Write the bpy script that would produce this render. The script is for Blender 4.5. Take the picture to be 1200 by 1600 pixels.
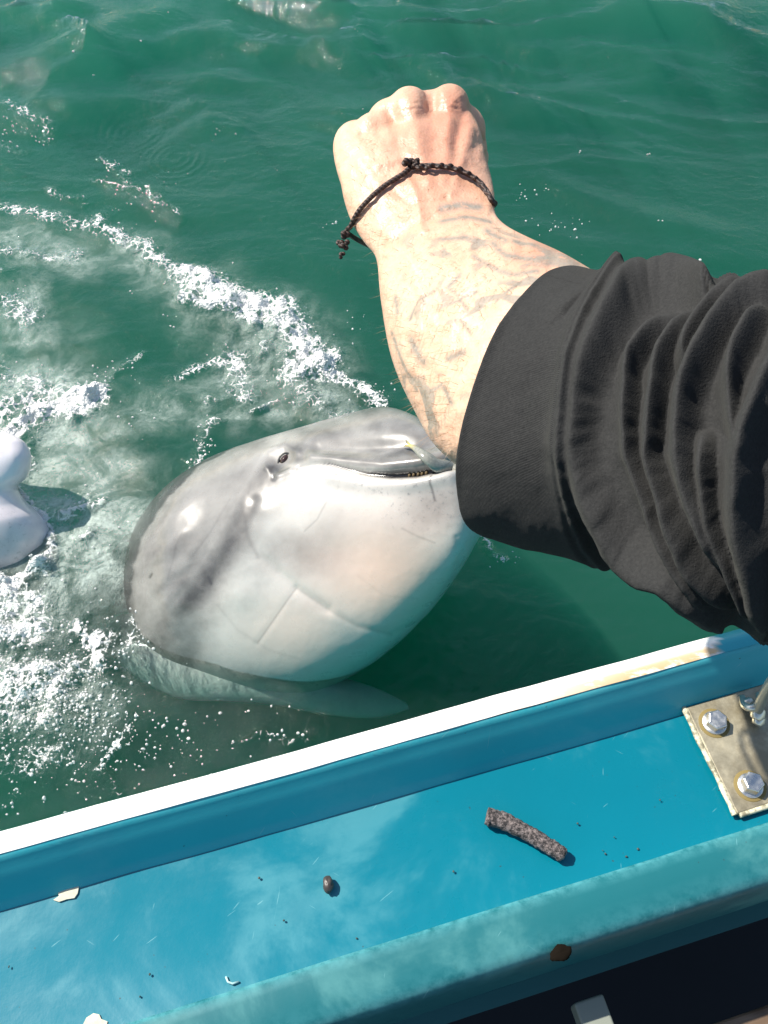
import bpy, bmesh, math, random
import numpy as np
from mathutils import Vector, Matrix
from mathutils.bvhtree import BVHTree
for o in list(bpy.data.objects): bpy.data.objects.remove(o)
S = bpy.context.scene; COL = S.collection
rng = np.random.default_rng(7); random.seed(7)
# ------------------------------------------------------------------ camera, sky, sun, exposure
F = 1443.0                                   # focal length in photo pixels (1200 x 1600)
CAM = np.array([0.0, 0.0, 1.17]); PITCH = math.radians(55)
RIGHT = np.array([1.0, 0, 0]); FWD = np.array([0, math.cos(PITCH), -math.sin(PITCH)]); UP = np.array([0, math.sin(PITCH), math.cos(PITCH)])
cd = bpy.data.cameras.new('camera'); cam = bpy.data.objects.new('camera', cd); COL.objects.link(cam)
cam.location = CAM; cam.rotation_euler = (math.pi/2 - PITCH, 0, 0)
cd.sensor_fit = 'VERTICAL'; cd.sensor_height = 24; cd.lens = 24*F/1600; cd.clip_start = 0.01; cd.clip_end = 800
S.camera = cam
EL, AZ = math.radians(49), math.radians(64)   # sun: 64 degrees to the left of straight ahead
SUN = np.array([-math.sin(AZ)*math.cos(EL), math.cos(AZ)*math.cos(EL), math.sin(EL)])
w = bpy.data.worlds.new('World'); S.world = w; w.use_nodes = True
nt = w.node_tree; bg = nt.nodes['Background']; sky = nt.nodes.new('ShaderNodeTexSky'); sky.sky_type = 'NISHITA'
sky.sun_disc = False; sky.sun_elevation = EL; sky.sun_rotation = -AZ; sky.air_density = 1.2; sky.dust_density = 1.0
nt.links.new(sky.outputs[0], bg.inputs[0]); bg.inputs[1].default_value = 0.09
sd = bpy.data.lights.new('sun', 'SUN'); sd.energy = 5.0; sd.angle = math.radians(0.55); sd.color = (1.0, 0.94, 0.85)
so = bpy.data.objects.new('sun', sd); COL.objects.link(so); so.rotation_euler = Vector(SUN).to_track_quat('Z', 'Y').to_euler(); so.location = (-2, 2, 5)
S.view_settings.view_transform = 'Standard'; S.view_settings.look = 'None'; S.view_settings.gamma = 1
S.view_settings.use_curve_mapping = False; S.view_settings.exposure = 0.7
S.render.engine = 'CYCLES'; c = S.cycles
c.max_bounces = 8; c.volume_bounces = 2; c.transparent_max_bounces = 12; c.diffuse_bounces = 3; c.glossy_bounces = 3
c.use_denoising = True; c.caustics_reflective = False; c.caustics_refractive = False; c.sample_clamp_indirect = 4

# ------------------------------------------------------------------ helpers
def ray(px, py):
    return FWD + (px-600)/F*RIGHT + (800-py)/F*UP
def PD(px, py, d):                            # the place seen at a pixel, d metres in front of the lens
    return CAM + d*ray(px, py)
def PZ(px, py, z):                            # the same on a level plane
    r = ray(px, py); return CAM + (z-CAM[2])/r[2]*r
def depth_at(px, py, z):
    return (z-CAM[2])/ray(px, py)[2]
def proj(P):
    q = P-CAM; d = q@FWD
    return 600+F*(q@RIGHT)/d, 800-F*(q@UP)/d, d
def catmull(K, n):
    K = np.asarray(K, float); m = len(K); t = np.linspace(0, m-1, n); i = np.clip(t.astype(int), 0, m-2); f = (t-i)[:, None]
    p0 = K[np.clip(i-1, 0, m-1)]; p1 = K[i]; p2 = K[i+1]; p3 = K[np.clip(i+2, 0, m-1)]
    return 0.5*((2*p1)+(-p0+p2)*f+(2*p0-5*p1+4*p2-p3)*f**2+(-p0+3*p1-3*p2+p3)*f**3)
def seg_dist(X, Y, line):                     # distance to a polyline; also the run 0..1 along it and the side
    D = np.full(X.shape, 1e9); T = np.zeros(X.shape); SG = np.zeros(X.shape); n = len(line)-1
    for k in range(n):
        ax, ay = line[k][:2]; bx, by = line[k+1][:2]; dx, dy = bx-ax, by-ay; L2 = dx*dx+dy*dy+1e-12
        t = np.clip(((X-ax)*dx+(Y-ay)*dy)/L2, 0, 1); qx = X-ax-t*dx; qy = Y-ay-t*dy; d = np.hypot(qx, qy); m = d < D
        D = np.where(m, d, D); T = np.where(m, (k+t)/n, T); SG = np.where(m, np.sign(dx*qy-dy*qx), SG)
    return D, T, SG
def _h(ix, iy, s):
    v = (ix.astype(np.int64)*374761393+iy.astype(np.int64)*668265263+s*982451653) & 0xffffffff
    v = ((v ^ (v >> 13))*1274126177) & 0xffffffff
    return ((v ^ (v >> 16)) & 0xffffff)/float(0xffffff)
def vnoise(x, y, s=0):
    ix = np.floor(x); iy = np.floor(y); fx = x-ix; fy = y-iy; fx = fx*fx*fx*(fx*(fx*6-15)+10); fy = fy*fy*fy*(fy*(fy*6-15)+10)
    a = _h(ix, iy, s); b = _h(ix+1, iy, s); c_ = _h(ix, iy+1, s); d = _h(ix+1, iy+1, s)
    return (a*(1-fx)+b*fx)*(1-fy)+(c_*(1-fx)+d*fx)*fy
def fbm(x, y, o=4, s=0, g=0.5):
    r = 0; a = 1; t = 0; cs, sn = math.cos(.6), math.sin(.6)
    for k in range(o):
        r = r+a*(vnoise(x, y, s+k)-.5)*2; t += a; a *= g; x, y = (x*cs-y*sn)*2.03+17.1, (x*sn+y*cs)*2.03-9.3
    return r/t
def sstep(a, b, x):
    t = np.clip((x-a)/(b-a), 0, 1); return t*t*(3-2*t)

def mat(name, color=(.5, .5, .5), rough=.5, metal=0, **kw):
    m = bpy.data.materials.new(name); m.use_nodes = True; b = m.node_tree.nodes['Principled BSDF']
    b.inputs['Base Color'].default_value = (*color, 1); b.inputs['Roughness'].default_value = rough; b.inputs['Metallic'].default_value = metal
    for k, v in kw.items():
        b.inputs[k.replace('_', ' ')].default_value = v
    return m
class G:                                      # small node-graph writer
    def __init__(s, m): s.t = m.node_tree; s.n = m.node_tree.nodes; s.b = s.n.get('Principled BSDF'); s.out = s.n['Material Output']
    def node(s, ty, **kw):
        n = s.n.new(ty)
        for k, v in kw.items():
            if k.startswith('i_'):
                key = k[2:].replace('_', ' '); s.set(n.inputs[int(key)] if key.isdigit() else n.inputs[key], v)
            else: setattr(n, k, v)
        return n
    def set(s, sock, v):
        if isinstance(v, bpy.types.NodeSocket): s.t.links.new(v, sock)
        elif hasattr(v, 'outputs'): s.t.links.new(v.outputs[0], sock)
        elif isinstance(v, tuple) and len(v) == 3 and sock.type == 'RGBA': sock.default_value = (*v, 1)
        else: sock.default_value = v
    def coord(s, which='Object', scale=None):
        tc = s.node('ShaderNodeTexCoord').outputs[which]
        if scale is None: return tc
        return s.node('ShaderNodeMapping', i_Vector=tc, i_Scale=scale).outputs[0]
    def noise(s, vec, scale, detail=4, rough=.55, dist=0): return s.node('ShaderNodeTexNoise', i_Vector=vec, i_Scale=scale, i_Detail=detail, i_Roughness=rough, i_Distortion=dist).outputs['Fac']
    def attr(s, name): return s.node('ShaderNodeAttribute', attribute_name=name).outputs['Fac']
    def math(s, op, a, b=0.0, clamp=False):
        n = s.node('ShaderNodeMath', operation=op, use_clamp=clamp); s.set(n.inputs[0], a); s.set(n.inputs[1], b); return n.outputs[0]
    def ramp(s, f, a, b, lo=0.0, hi=1.0): return s.node('ShaderNodeMapRange', interpolation_type='SMOOTHSTEP', i_0=f, i_1=a, i_2=b, i_3=lo, i_4=hi).outputs[0]
    def mix(s, f, a, b, bt='MIX'):
        n = s.node('ShaderNodeMix', data_type='RGBA', blend_type=bt); s.set(n.inputs[0], f); s.set(n.inputs[6], a); s.set(n.inputs[7], b); return n.outputs[2]
    def bump(s, h, strength, dist, normal=None):
        n = s.node('ShaderNodeBump', i_Height=h, i_Strength=strength, i_Distance=dist)
        if normal is not None: s.set(n.inputs['Normal'], normal)
        return n.outputs[0]

def mesh_obj(name, verts, faces, m=None, parent=None, smooth=True, uv=None, attrs=None, loc=None):
    me = bpy.data.meshes.new(name); v = np.asarray(verts, float)
    if isinstance(faces, np.ndarray):
        me.vertices.add(len(v)); me.vertices.foreach_set('co', v.ravel())
        k = faces.shape[1]; me.loops.add(faces.size); me.loops.foreach_set('vertex_index', faces.ravel().astype(np.int32))
        me.polygons.add(len(faces)); me.polygons.foreach_set('loop_start', np.arange(0, faces.size, k, dtype=np.int32)); me.polygons.foreach_set('loop_total', np.full(len(faces), k, np.int32))
        me.update(calc_edges=True)
    else:
        me.from_pydata([tuple(p) for p in v], [], faces); me.update()
    me.polygons.foreach_set('use_smooth', np.full(len(me.polygons), smooth))
    if m: me.materials.append(m)
    if uv is not None:
        L = me.uv_layers.new(name='UVMap'); idx = np.empty(len(me.loops), np.int32); me.loops.foreach_get('vertex_index', idx)
        L.data.foreach_set('uv', np.asarray(uv)[idx].ravel().astype(np.float32))
    for k, a in (attrs or {}).items():
        at = me.attributes.new(k, 'FLOAT', 'POINT'); at.data.foreach_set('value', np.asarray(a, np.float32).ravel())
    o = bpy.data.objects.new(name, me); COL.objects.link(o)
    if parent: attach(o, parent)
    return o
def attach(o, p):
    o.parent = p; o.matrix_parent_inverse = Matrix.Translation(p.location).inverted() if p.parent is None else (Matrix.Translation(p.parent.location)).inverted() if p.type == 'EMPTY' else Matrix.Identity(4)
def empty(name, loc, label, cat, group=None):
    o = bpy.data.objects.new(name, None); COL.objects.link(o); o.location = loc; o.empty_display_size = .05; tag(o, label, cat, group); return o
def tag(o, label=None, cat=None, group=None, kind=None):
    if label: o['label'] = label
    if cat: o['category'] = cat
    if group: o['group'] = group
    if kind: o['kind'] = kind
    return o
def apply_mods(o):
    bpy.context.view_layer.update(); dg = bpy.context.evaluated_depsgraph_get(); me = bpy.data.meshes.new_from_object(o.evaluated_get(dg)); o.modifiers.clear(); o.data = me
def get_co(me):
    a = np.empty(len(me.vertices)*3); me.vertices.foreach_get('co', a); return a.reshape(-1, 3)
def get_no(me):
    a = np.empty(len(me.vertices)*3, np.float32); me.vertices.foreach_get('normal', a); return a.reshape(-1, 3).astype(float)
def set_co(me, P): me.vertices.foreach_set('co', P.ravel()); me.update()
def set_attr(me, k, a):
    at = me.attributes.get(k) or me.attributes.new(k, 'FLOAT', 'POINT'); at.data.foreach_set('value', np.asarray(a, np.float32).ravel())
def loft(st, nr, ns, warp=0.0, sq=2.0):
    """st rows: Ux,Uy, Lx,Ly (outline points in the photo), depth of centre, half thickness, bulge x, bulge y (photo px)"""
    K = []
    for ux, uy, lx, ly, d, b, bx, by in st:
        U, L = PD(ux, uy, d), PD(lx, ly, d); Cc = (U+L)/2; r = ray((ux+lx)/2, (uy+ly)/2)
        B = -r/np.linalg.norm(r)*b + (bx*RIGHT-by*UP)*d/F
        K.append(np.r_[Cc, (U-L)/2, B])
    K = catmull(K, nr); ph = np.linspace(0, 2*np.pi, ns, endpoint=False)
    ph = ph-warp*2*np.pi*np.sin(ph-np.pi/2); c_ph, s_ph = np.cos(ph), np.sin(ph); rr_ = (np.abs(c_ph)**sq+np.abs(s_ph)**sq)**(-1/sq); c_ph, s_ph = c_ph*rr_, s_ph*rr_
    V = K[:, None, 0:3]+c_ph[None, :, None]*K[:, None, 3:6]+s_ph[None, :, None]*K[:, None, 6:9]
    s = np.repeat(np.linspace(0, 1, nr), ns); p = np.tile(ph/(2*np.pi), nr)
    i = np.arange(nr-1)[:, None]*ns; j = np.arange(ns)[None, :]; j2 = (j+1) % ns
    Fc = np.stack([i+j, i+j2, i+ns+j2, i+ns+j], -1).reshape(-1, 4)
    return V.reshape(-1, 3), Fc, s, p
def tube(path, radii, ns=12, closed=False, flat=1.0):
    P = np.asarray(path, float); n = len(P); T = np.gradient(P, axis=0); T /= np.linalg.norm(T, axis=1)[:, None]+1e-12
    r = np.broadcast_to(radii, (n,)).astype(float); a = np.array([0, 0, 1.0]) if abs(T[0][2]) < .9 else np.array([1.0, 0, 0])
    N = np.cross(T[0], a); N /= np.linalg.norm(N); V = []
    for k in range(n):
        N = N-T[k]*(N@T[k]); N /= np.linalg.norm(N)+1e-12; B = np.cross(T[k], N)
        for q in range(ns):
            t = 2*math.pi*q/ns; V.append(P[k]+r[k]*(math.cos(t)*N+flat*math.sin(t)*B))
    Fc = [(k*ns+q, k*ns+(q+1) % ns, (k+1)*ns+(q+1) % ns, (k+1)*ns+q) for k in range(n-1) for q in range(ns)]
    V.append(P[0]); V.append(P[-1]); a0, a1 = len(V)-2, len(V)-1
    Fc += [(a0, (q+1) % ns, q) for q in range(ns)]+[(a1, (n-1)*ns+q, (n-1)*ns+(q+1) % ns) for q in range(ns)]
    return V, Fc
def join_raw(parts):
    V = []; Fc = []
    for v, f in parts:
        b = len(V); V += [tuple(p) for p in v]; Fc += [tuple(int(i)+b for i in q) for q in f]
    return V, Fc
def ball(cx, r, seg=16, rings=10):
    V = []; cx = np.asarray(cx, float); r = np.broadcast_to(r, (3,))
    for i in range(rings+1):
        t = math.pi*i/rings
        for j in range(seg):
            p = 2*math.pi*j/seg; V.append(cx+r*np.array([math.sin(t)*math.cos(p), math.sin(t)*math.sin(p), math.cos(t)]))
    return V, [(i*seg+j, (i+1)*seg+j, (i+1)*seg+(j+1) % seg, i*seg+(j+1) % seg) for i in range(rings) for j in range(seg)]
def bvh(o): return BVHTree.FromPolygons([tuple(v) for v in get_co(o.data)], [tuple(p.vertices) for p in o.data.polygons])
def hit(bv, px, py, off=0.0):
    r = ray(px, py); r = r/np.linalg.norm(r); h = bv.ray_cast(Vector(CAM), Vector(r))
    return None if h[0] is None else np.array(h[0])+np.array(h[1])*off*(-1 if np.dot(h[1], r) > 0 else 1)

# ------------------------------------------------------------------ water
def wpts(line): return [PZ(x, y, 0)[:2] for x, y in line]
def wscale(line): x, y = np.mean(np.array(line), axis=0)[:2]; return depth_at(x, y, 0)/F
# streaks and patches of foam: photo polyline on the water plane, half width px, strength, height m
FOAM = [([(-60, 322), (60, 335), (150, 352), (215, 385)], 16, .62, .004), ([(150, 350), (230, 382), (290, 425), (330, 455)], 22, .75, .012),
        ([(290, 425), (345, 462), (380, 470), (440, 480)], 34, 1.0, .022), ([(300, 470), (350, 485), (400, 500)], 16, .95, .02),
        ([(430, 480), (470, 520), (490, 560), (460, 575)], 38, 1.0, .022), ([(480, 560), (540, 585), (600, 625)], 20, .85, .015),
        ([(450, 560), (470, 620), (520, 640), (580, 640)], 34, .55, .008),
        ([(150, 240), (190, 265), (205, 290)], 8, .6, .004), ([(150, 278), (215, 300)], 8, .6, .004), ([(228, 292), (240, 320), (275, 340)], 8, .55, .004),
        ([(0, 170), (40, 180), (70, 205)], 16, .52, .004), ([(0, 225), (30, 240)], 14, .45, .003), ([(80, 300), (130, 318)], 10, .5, .003),
        ([(-40, 390), (60, 385), (120, 400)], 18, .55, .006), ([(-30, 470), (30, 485), (55, 500)], 22, .68, .008), ([(-40, 420), (10, 430)], 20, .5, .006),
        ([(-40, 560), (0, 590), (60, 615), (100, 640)], 34, .62, .010), ([(-60, 690), (20, 680), (90, 650), (155, 622)], 22, 1.15, .024),
        ([(50, 660), (110, 632), (158, 618)], 14, 1.2, .024),
        ([(165, 610), (180, 585), (215, 562)], 9, .62, .004), ([(270, 590), (310, 572), (345, 560)], 13, .7, .006), ([(340, 570), (365, 555), (375, 600)], 22, .62, .006),
        ([(330, 618), (370, 610), (400, 600)], 12, .55, .004), ([(390, 630), (425, 615)], 10, .6, .004), ([(400, 560), (415, 530)], 14, .6, .006), ([(345, 545), (350, 500)], 12, .4, .004),
        ([(305, 745), (325, 690), (345, 655)], 13, .62, .006), ([(100, 815), (130, 800), (155, 788)], 16, .9, .008), ([(140, 845), (152, 842)], 10, .8, .006),
        ([(-60, 905), (10, 905), (50, 905), (80, 898)], 11, 1.2, .022), ([(-50, 930), (20, 925), (40, 915)], 18, 1.1, .018), ([(40, 775), (78, 822), (92, 870), (84, 905)], 9, .9, .006), ([(52, 695), (56, 730), (40, 762)], 8, .7, .005), ([(-60, 970), (10, 950), (30, 960)], 30, .8, .010),
        ([(-60, 1000), (10, 1000), (50, 985)], 36, .95, .012), ([(-60, 650), (10, 640), (60, 640)], 26, .8, .012), ([(-40, 1080), (40, 1090), (90, 1075)], 34, .85, .010), ([(-40, 930), (60, 940)], 20, .9, .01), ([(130, 990), (150, 1000), (150, 1030)], 22, .95, .012), ([(190, 1010), (215, 975), (240, 985)], 14, .72, .006),
        ([(-60, 1050), (40, 1060), (100, 1050), (130, 1040)], 36, .72, .008), ([(-40, 1130), (30, 1120), (90, 1110)], 40, .68, .010), ([(0, 1200), (60, 1190), (110, 1170)], 26, .64, .006),
        ([(160, 1200), (185, 1175), (200, 1140)], 12, .62, .006), ([(180, 1230), (170, 1190)], 10, .5, .004), ([(-20, 1260), (20, 1240)], 12, .5, .004),
        ([(385, 1155), (430, 1150), (470, 1160)], 6, .5, .003), ([(750, 845), (765, 860)], 9, .8, .006), ([(775, 868), (800, 880)], 7, .75, .005)]
MILK = [([(-60, 600), (60, 620), (120, 680)], 75, .75), ([(-60, 800), (60, 790), (110, 800), (140, 870)], 110, .95), ([(-60, 960), (60, 960), (120, 930)], 70, .9),
        ([(440, 500), (460, 560), (480, 620)], 60, .75), ([(340, 470), (400, 540), (380, 600)], 55, .6), ([(250, 640), (360, 620), (480, 630)], 50, .55),
        ([(-60, 380), (40, 370), (130, 400)], 45, .6), ([(-60, 470), (30, 480), (60, 520)], 50, .6), ([(-60, 1060), (60, 1050), (100, 1100)], 70, .6), ([(150, 700), (180, 760), (170, 850)], 40, .4), ([(200, 380), (330, 470), (420, 520)], 40, .6)]
RIDGE = [([(-80, 125), (60, 100), (150, 72), (240, 40), (340, -5)], 22, .034), ([(120, 110), (220, 80), (330, 62), (420, 50)], 14, .016), ([(180, 130), (300, 118), (420, 110)], 12, .012),
         ([(-40, 190), (80, 165), (200, 158), (330, 165), (420, 170)], 16, .018), ([(570, 55), (650, 95), (720, 140), (790, 175), (870, 195), (960, 235)], 15, .020),
         ([(860, 60), (960, 95), (1060, 130), (1220, 160)], 16, .020), ([(900, 10), (1010, 45), (1210, 60)], 14, .02), ([(800, 260), (890, 300), (1000, 350), (1220, 385)], 16, .018),
         ([(760, 30), (860, 20), (960, 30)], 14, .014), ([(830, 375), (960, 385), (1060, 400), (1210, 408)], 14, .006), ([(430, 0), (520, 30), (560, 60)], 16, .01)]
def water_fields(X, Y):
    near = np.exp(-((X/3.5)**2+((Y-1.2)/3.5)**2))
    c1, s1 = math.cos(-.12), math.sin(-.12); U = X*c1+Y*s1; W = -X*s1+Y*c1
    wx = fbm(X*1.1, Y*1.1, 3, 3)*.35; Z = .026*fbm(U*1.4+3, (W+wx)*3.4, 3, 5)
    rg = 1-np.abs(fbm(U*1.6+9, (W+wx)*4.6, 4, 11)); far = sstep(1.5, 2.3, Y); Z += (.005+.040*far)*(rg**3)
    Z += .0035*fbm(U*7, W*15, 3, 21)*(.5+2.2*far)+.0016*fbm(X*26, Y*34, 3, 27)*(.5+1.2*far)
    # low chop close to the dolphin and the boat
    q = np.exp(-(((X-.12)/.22)**2+((Y-.58)/.16)**2)); Z += q*.0022*fbm((X*.8+Y*.6)*22, (X*-.6+Y*.8)*60, 3, 31)
    for L, wd, h in RIDGE:
        sc = wscale(L)*2.0; P = wpts(L); D, T, SG = seg_dist(X, Y, P); ww = wd*sc*(.8+.4*vnoise(X*6, Y*6, 41)); Z += h*np.exp(-(D/ww)**2)*sstep(0, .35, T)*sstep(1, .65, T)
    # rings spreading from two drops
    for cx, cy in ((272, 245), (275, 160), (205, 200)):
        P = PZ(cx, cy, 0); R = np.hypot(X-P[0], Y-P[1]); Z += .0011*np.cos(R/.017*2*np.pi)*np.exp(-((R-.045)/.035)**2)
    foam = np.zeros_like(X); lift = np.zeros_like(X); nz = fbm(X*28, Y*28, 4, 51); n2 = fbm(X*75, Y*75, 3, 57); wob = fbm(X*14, Y*14, 3, 61)*.022; wob2 = fbm(X*14+50, Y*14, 3, 63)*.022
    for L, wd, st, h in FOAM:
        P = wpts(L); sc = wscale(L); D, T, SG = seg_dist(X+wob, Y+wob2, P); k = np.exp(-(D/(wd*sc*1.05))**2*1.0)
        foam = np.maximum(foam, st*k); lift = np.maximum(lift, h*np.exp(-(D/(wd*sc*.9))**2))
    milk = np.zeros_like(X)
    for L, wd, st in MILK:
        P = wpts(L); sc = wscale(L); D, T, SG = seg_dist(X+wob*2, Y+wob2*2, P); milk = np.maximum(milk, st*np.exp(-(D/(wd*sc))**2))
    turb = np.clip(foam*1.1, 0, 1)+milk*.35
    Z += lift*(.75+.5*nz)+turb*(.0095*nz+.0050*n2+.0018*fbm(X*170, Y*170, 2, 71))
    # choppy glittering patch at lower left
    P = PZ(60, 1100, 0); g = np.exp(-(((X-P[0])/.17)**2+((Y-P[1])/.2)**2)); Z += g*(.008*fbm(X*22, Y*30, 3, 81)+.0050*fbm(X*70, Y*80, 3, 83)); turb = turb+g*.8
    P = PZ(300, 1130, 0); g = np.exp(-(((X-P[0])/.22)**2+((Y-P[1])/.09)**2)); Z += g*(.0045*fbm(X*18, Y*50, 3, 85)+.0014*fbm(X*60, Y*110, 2, 87)); turb = turb+g*.25
    P = PZ(300, 640, 0); g = np.exp(-(((X-P[0])/.17)**2+((Y-P[1])/.12)**2)); Z += g*.006*fbm(X*14, Y*34, 3, 91)
    return Z*near, foam, milk, np.clip(turb, 0, 1)
def axis(lo, hi, step, grow, end):
    a = list(np.arange(lo, hi, step)); s = step; x = a[-1]
    while x < end: s *= grow; x += s; a.append(x)
    s = step; x = a[0]; b = []
    while x > -end: s *= grow; x -= s; b.append(x)
    return np.array(b[::-1]+a)
ax_ = axis(-.80, .45, .0032, 1.045, 150); ay_ = axis(.34, 1.65, .0032, 1.028, 150)
X, Y = np.meshgrid(ax_, ay_); Zw, foam, milk, turb = water_fields(X, Y)
nx, ny = len(ax_), len(ay_)
V = np.stack([X, Y, Zw], -1).reshape(-1, 3)
i = np.arange(ny-1)[:, None]*nx; j = np.arange(nx-1)[None, :]
Fq = np.stack([i+j, i+j+1, i+nx+j+1, i+nx+j], -1).reshape(-1, 4)
# side walls and bottom close the body of water
rim = np.r_[np.arange(nx), np.arange(1, ny)*nx+nx-1, (ny-1)*nx+np.arange(nx-2, -1, -1), np.arange(ny-2, 0, -1)*nx]
nb = len(V); low = V[rim].copy(); low[:, 2] = -3.0; V = np.vstack([V, low]); k = np.arange(len(rim)); k2 = (k+1) % len(rim)
Fs = np.stack([rim[k2], rim[k], nb+k, nb+k2], -1)
cn = len(V); V = np.vstack([V, [[0, 0, -3.0]]]); Fb = np.stack([nb+k2, nb+k, np.full(len(k), cn), np.full(len(k), cn)], -1)
Fq = np.vstack([Fq, Fs]); pad = lambda a: np.r_[a.ravel(), np.zeros(len(V)-nb)]
m = bpy.data.materials.new('sea_water'); m.use_nodes = True; g = G(m); g.n.remove(g.b)
co = g.coord('Object'); A = g.attr('foam'); Mk = g.attr('milk'); Tb = g.attr('turb')
n1 = g.noise(co, 26, 6, .65, .4); n2 = g.noise(co, 95, 5, .7); vo = g.node('ShaderNodeTexVoronoi', feature='DISTANCE_TO_EDGE', i_Vector=g.node('ShaderNodeVectorMath', operation='ADD', i_0=co, i_1=g.node('ShaderNodeVectorMath', operation='SCALE', i_0=g.node('ShaderNodeTexNoise', i_Vector=co, i_Scale=40.0, i_Detail=3.0).outputs['Color'], i_Scale=.03).outputs[0]).outputs[0], i_Scale=78.0).outputs['Distance']
vo2 = g.node('ShaderNodeTexVoronoi', feature='F1', i_Vector=co, i_Scale=230.0).outputs['Distance']
# foam cover: strength + noise, cut by bubble cells
e = g.math('ADD', g.math('MULTIPLY', A, 1.30), g.math('MULTIPLY', g.math('SUBTRACT', n1, .5), 1.6)); e = g.math('ADD', e, g.math('MULTIPLY', g.math('SUBTRACT', n2, .5), 1.3))
e = g.math('SUBTRACT', e, g.math('MULTIPLY', vo, 2.3)); cover = g.math('MULTIPLY', g.ramp(e, .45, .95, 0, .88), g.ramp(A, .12, .35))
rip = g.noise(g.coord('Object', (1.0, 1.6, 1)), 34, 5, .6, .6)
hgt = g.math('ADD', rip, g.math('MULTIPLY', g.math('MULTIPLY', Tb, 2.6), g.noise(co, 110, 4, .65, .5)))
bmp = g.bump(hgt, 1.0, .0036)
fres = g.node('ShaderNodeFresnel', i_IOR=1.33, i_Normal=bmp)
tr = g.node('ShaderNodeBsdfTransparent', i_Color=(.93, .97, .96)); gl = g.node('ShaderNodeBsdfGlossy', i_Color=(1, 1, 1), i_Roughness=.035, i_Normal=bmp)
wat = g.node('ShaderNodeMixShader', i_0=fres.outputs[0], i_1=tr, i_2=gl)
mlk = g.node('ShaderNodeBsdfDiffuse', i_Color=(.52, .60, .55), i_Normal=bmp)
mf = g.math('MULTIPLY', Mk, g.ramp(g.noise(co, 16, 6, .7, .8), .32, .72, .15, 1.0)); mf = g.math('MULTIPLY', mf, g.ramp(g.noise(co, 150, 3, .6), .25, .6, .55, 1.0))
under = g.node('ShaderNodeMixShader', i_0=mf, i_1=tr, i_2=mlk)
wat2 = g.node('ShaderNodeMixShader', i_0=fres.outputs[0], i_1=under, i_2=gl)
fb = g.node('ShaderNodeBsdfPrincipled', i_Roughness=.16); fb.inputs['Coat Weight'].default_value = .7; fb.inputs['Coat Roughness'].default_value = .05; g.set(fb.inputs['Base Color'], (.86, .86, .84)); fb.inputs['Specular IOR Level'].default_value = .6
g.set(fb.inputs['Normal'], g.bump(g.math('SUBTRACT', n2, g.math('MULTIPLY', vo2, .8)), 1.0, .004))
surf = g.node('ShaderNodeMixShader', i_0=cover, i_1=wat2, i_2=fb)
g.t.links.new(surf.outputs[0], g.out.inputs['Surface'])
sc_ = g.node('ShaderNodeVolumeScatter', i_Color=(.50, 1.0, .80), i_Density=.90, i_Anisotropy=.2); ab = g.node('ShaderNodeVolumeAbsorption', i_Color=(.12, .79, .74), i_Density=5.6)
ad = g.node('ShaderNodeAddShader', i_0=sc_, i_1=ab); g.t.links.new(ad.outputs[0], g.out.inputs['Volume'])
# bottom face as triangles joined through a second face set
water = mesh_obj('water', V, Fq, m, attrs={'foam': pad(foam), 'milk': pad(milk), 'turb': pad(turb)})
bmw = bmesh.new(); bmw.from_mesh(water.data); bmw.verts.ensure_lookup_table()
for a in range(len(rim)):
    f_ = bmw.faces.new((bmw.verts[nb+(a+1) % len(rim)], bmw.verts[nb+a], bmw.verts[cn])); f_.smooth = False
bmw.to_mesh(water.data); bmw.free(); tag(water, kind='structure')
bedm = mat('seabed_sand', (.10, .12, .07), .9); gb = G(bedm); gb.set(gb.b.inputs['Base Color'], gb.mix(gb.noise(gb.coord(), 1.5, 5), (.05, .07, .04), (.16, .17, .10)))
bx_, by_ = np.meshgrid(np.linspace(-160, 160, 80), np.linspace(-160, 160, 80)); bz = -3.3+.12*fbm(bx_*.2, by_*.2, 3, 2)
i = np.arange(79)[:, None]*80; j = np.arange(79)[None, :]
tag(mesh_obj('seabed', np.stack([bx_, by_, bz], -1).reshape(-1, 3), np.stack([i+j, i+j+1, i+81+j, i+80+j], -1).reshape(-1, 4), bedm), kind='structure')

# droplets and bubbles round the foam, with white drops standing in for sun sparkle
def ico(): 
    bm = bmesh.new(); bmesh.ops.create_icosphere(bm, subdivisions=2, radius=1); v = np.array([p.co[:] for p in bm.verts]); f = np.array([[q.index for q in fc.verts] for fc in bm.faces]); bm.free(); return v, f
IV, IF = ico()
def drops(name, P, R, m, label):
    n = len(P); st = 1+rng.normal(0, .18, (n, 1, 3)); Vv = P[:, None, :]+IV[None]*R[:, None, None]*np.clip(st, .5, 1.6); Ff = IF[None]+(np.arange(n)*len(IV))[:, None, None]
    o = mesh_obj(name, Vv.reshape(-1, 3), Ff.reshape(-1, 3), m); tag(o, label, 'foam', kind='stuff'); return o
def scatter(n, fn, zmax, rlo, rhi):
    out = []; 
    while len(out) < n:
        px = rng.uniform(-60, 700, 4000); py = rng.uniform(120, 1290, 4000); r = FWD[None]+((px-600)/F)[:, None]*RIGHT+((800-py)/F)[:, None]*UP
        q = CAM+(-CAM[2]/r[:, 2])[:, None]*r; z, f, mk, tb = water_fields(q[:, 0], q[:, 1]); keep = rng.random(4000) < fn(f, mk, tb); q[:, 2] = z; out += list(q[keep])
    q = np.array(out[:n]); q[:, 2] += rng.exponential(zmax, n)-.0005; return q, np.exp(rng.uniform(math.log(rlo), math.log(rhi), n))
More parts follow.
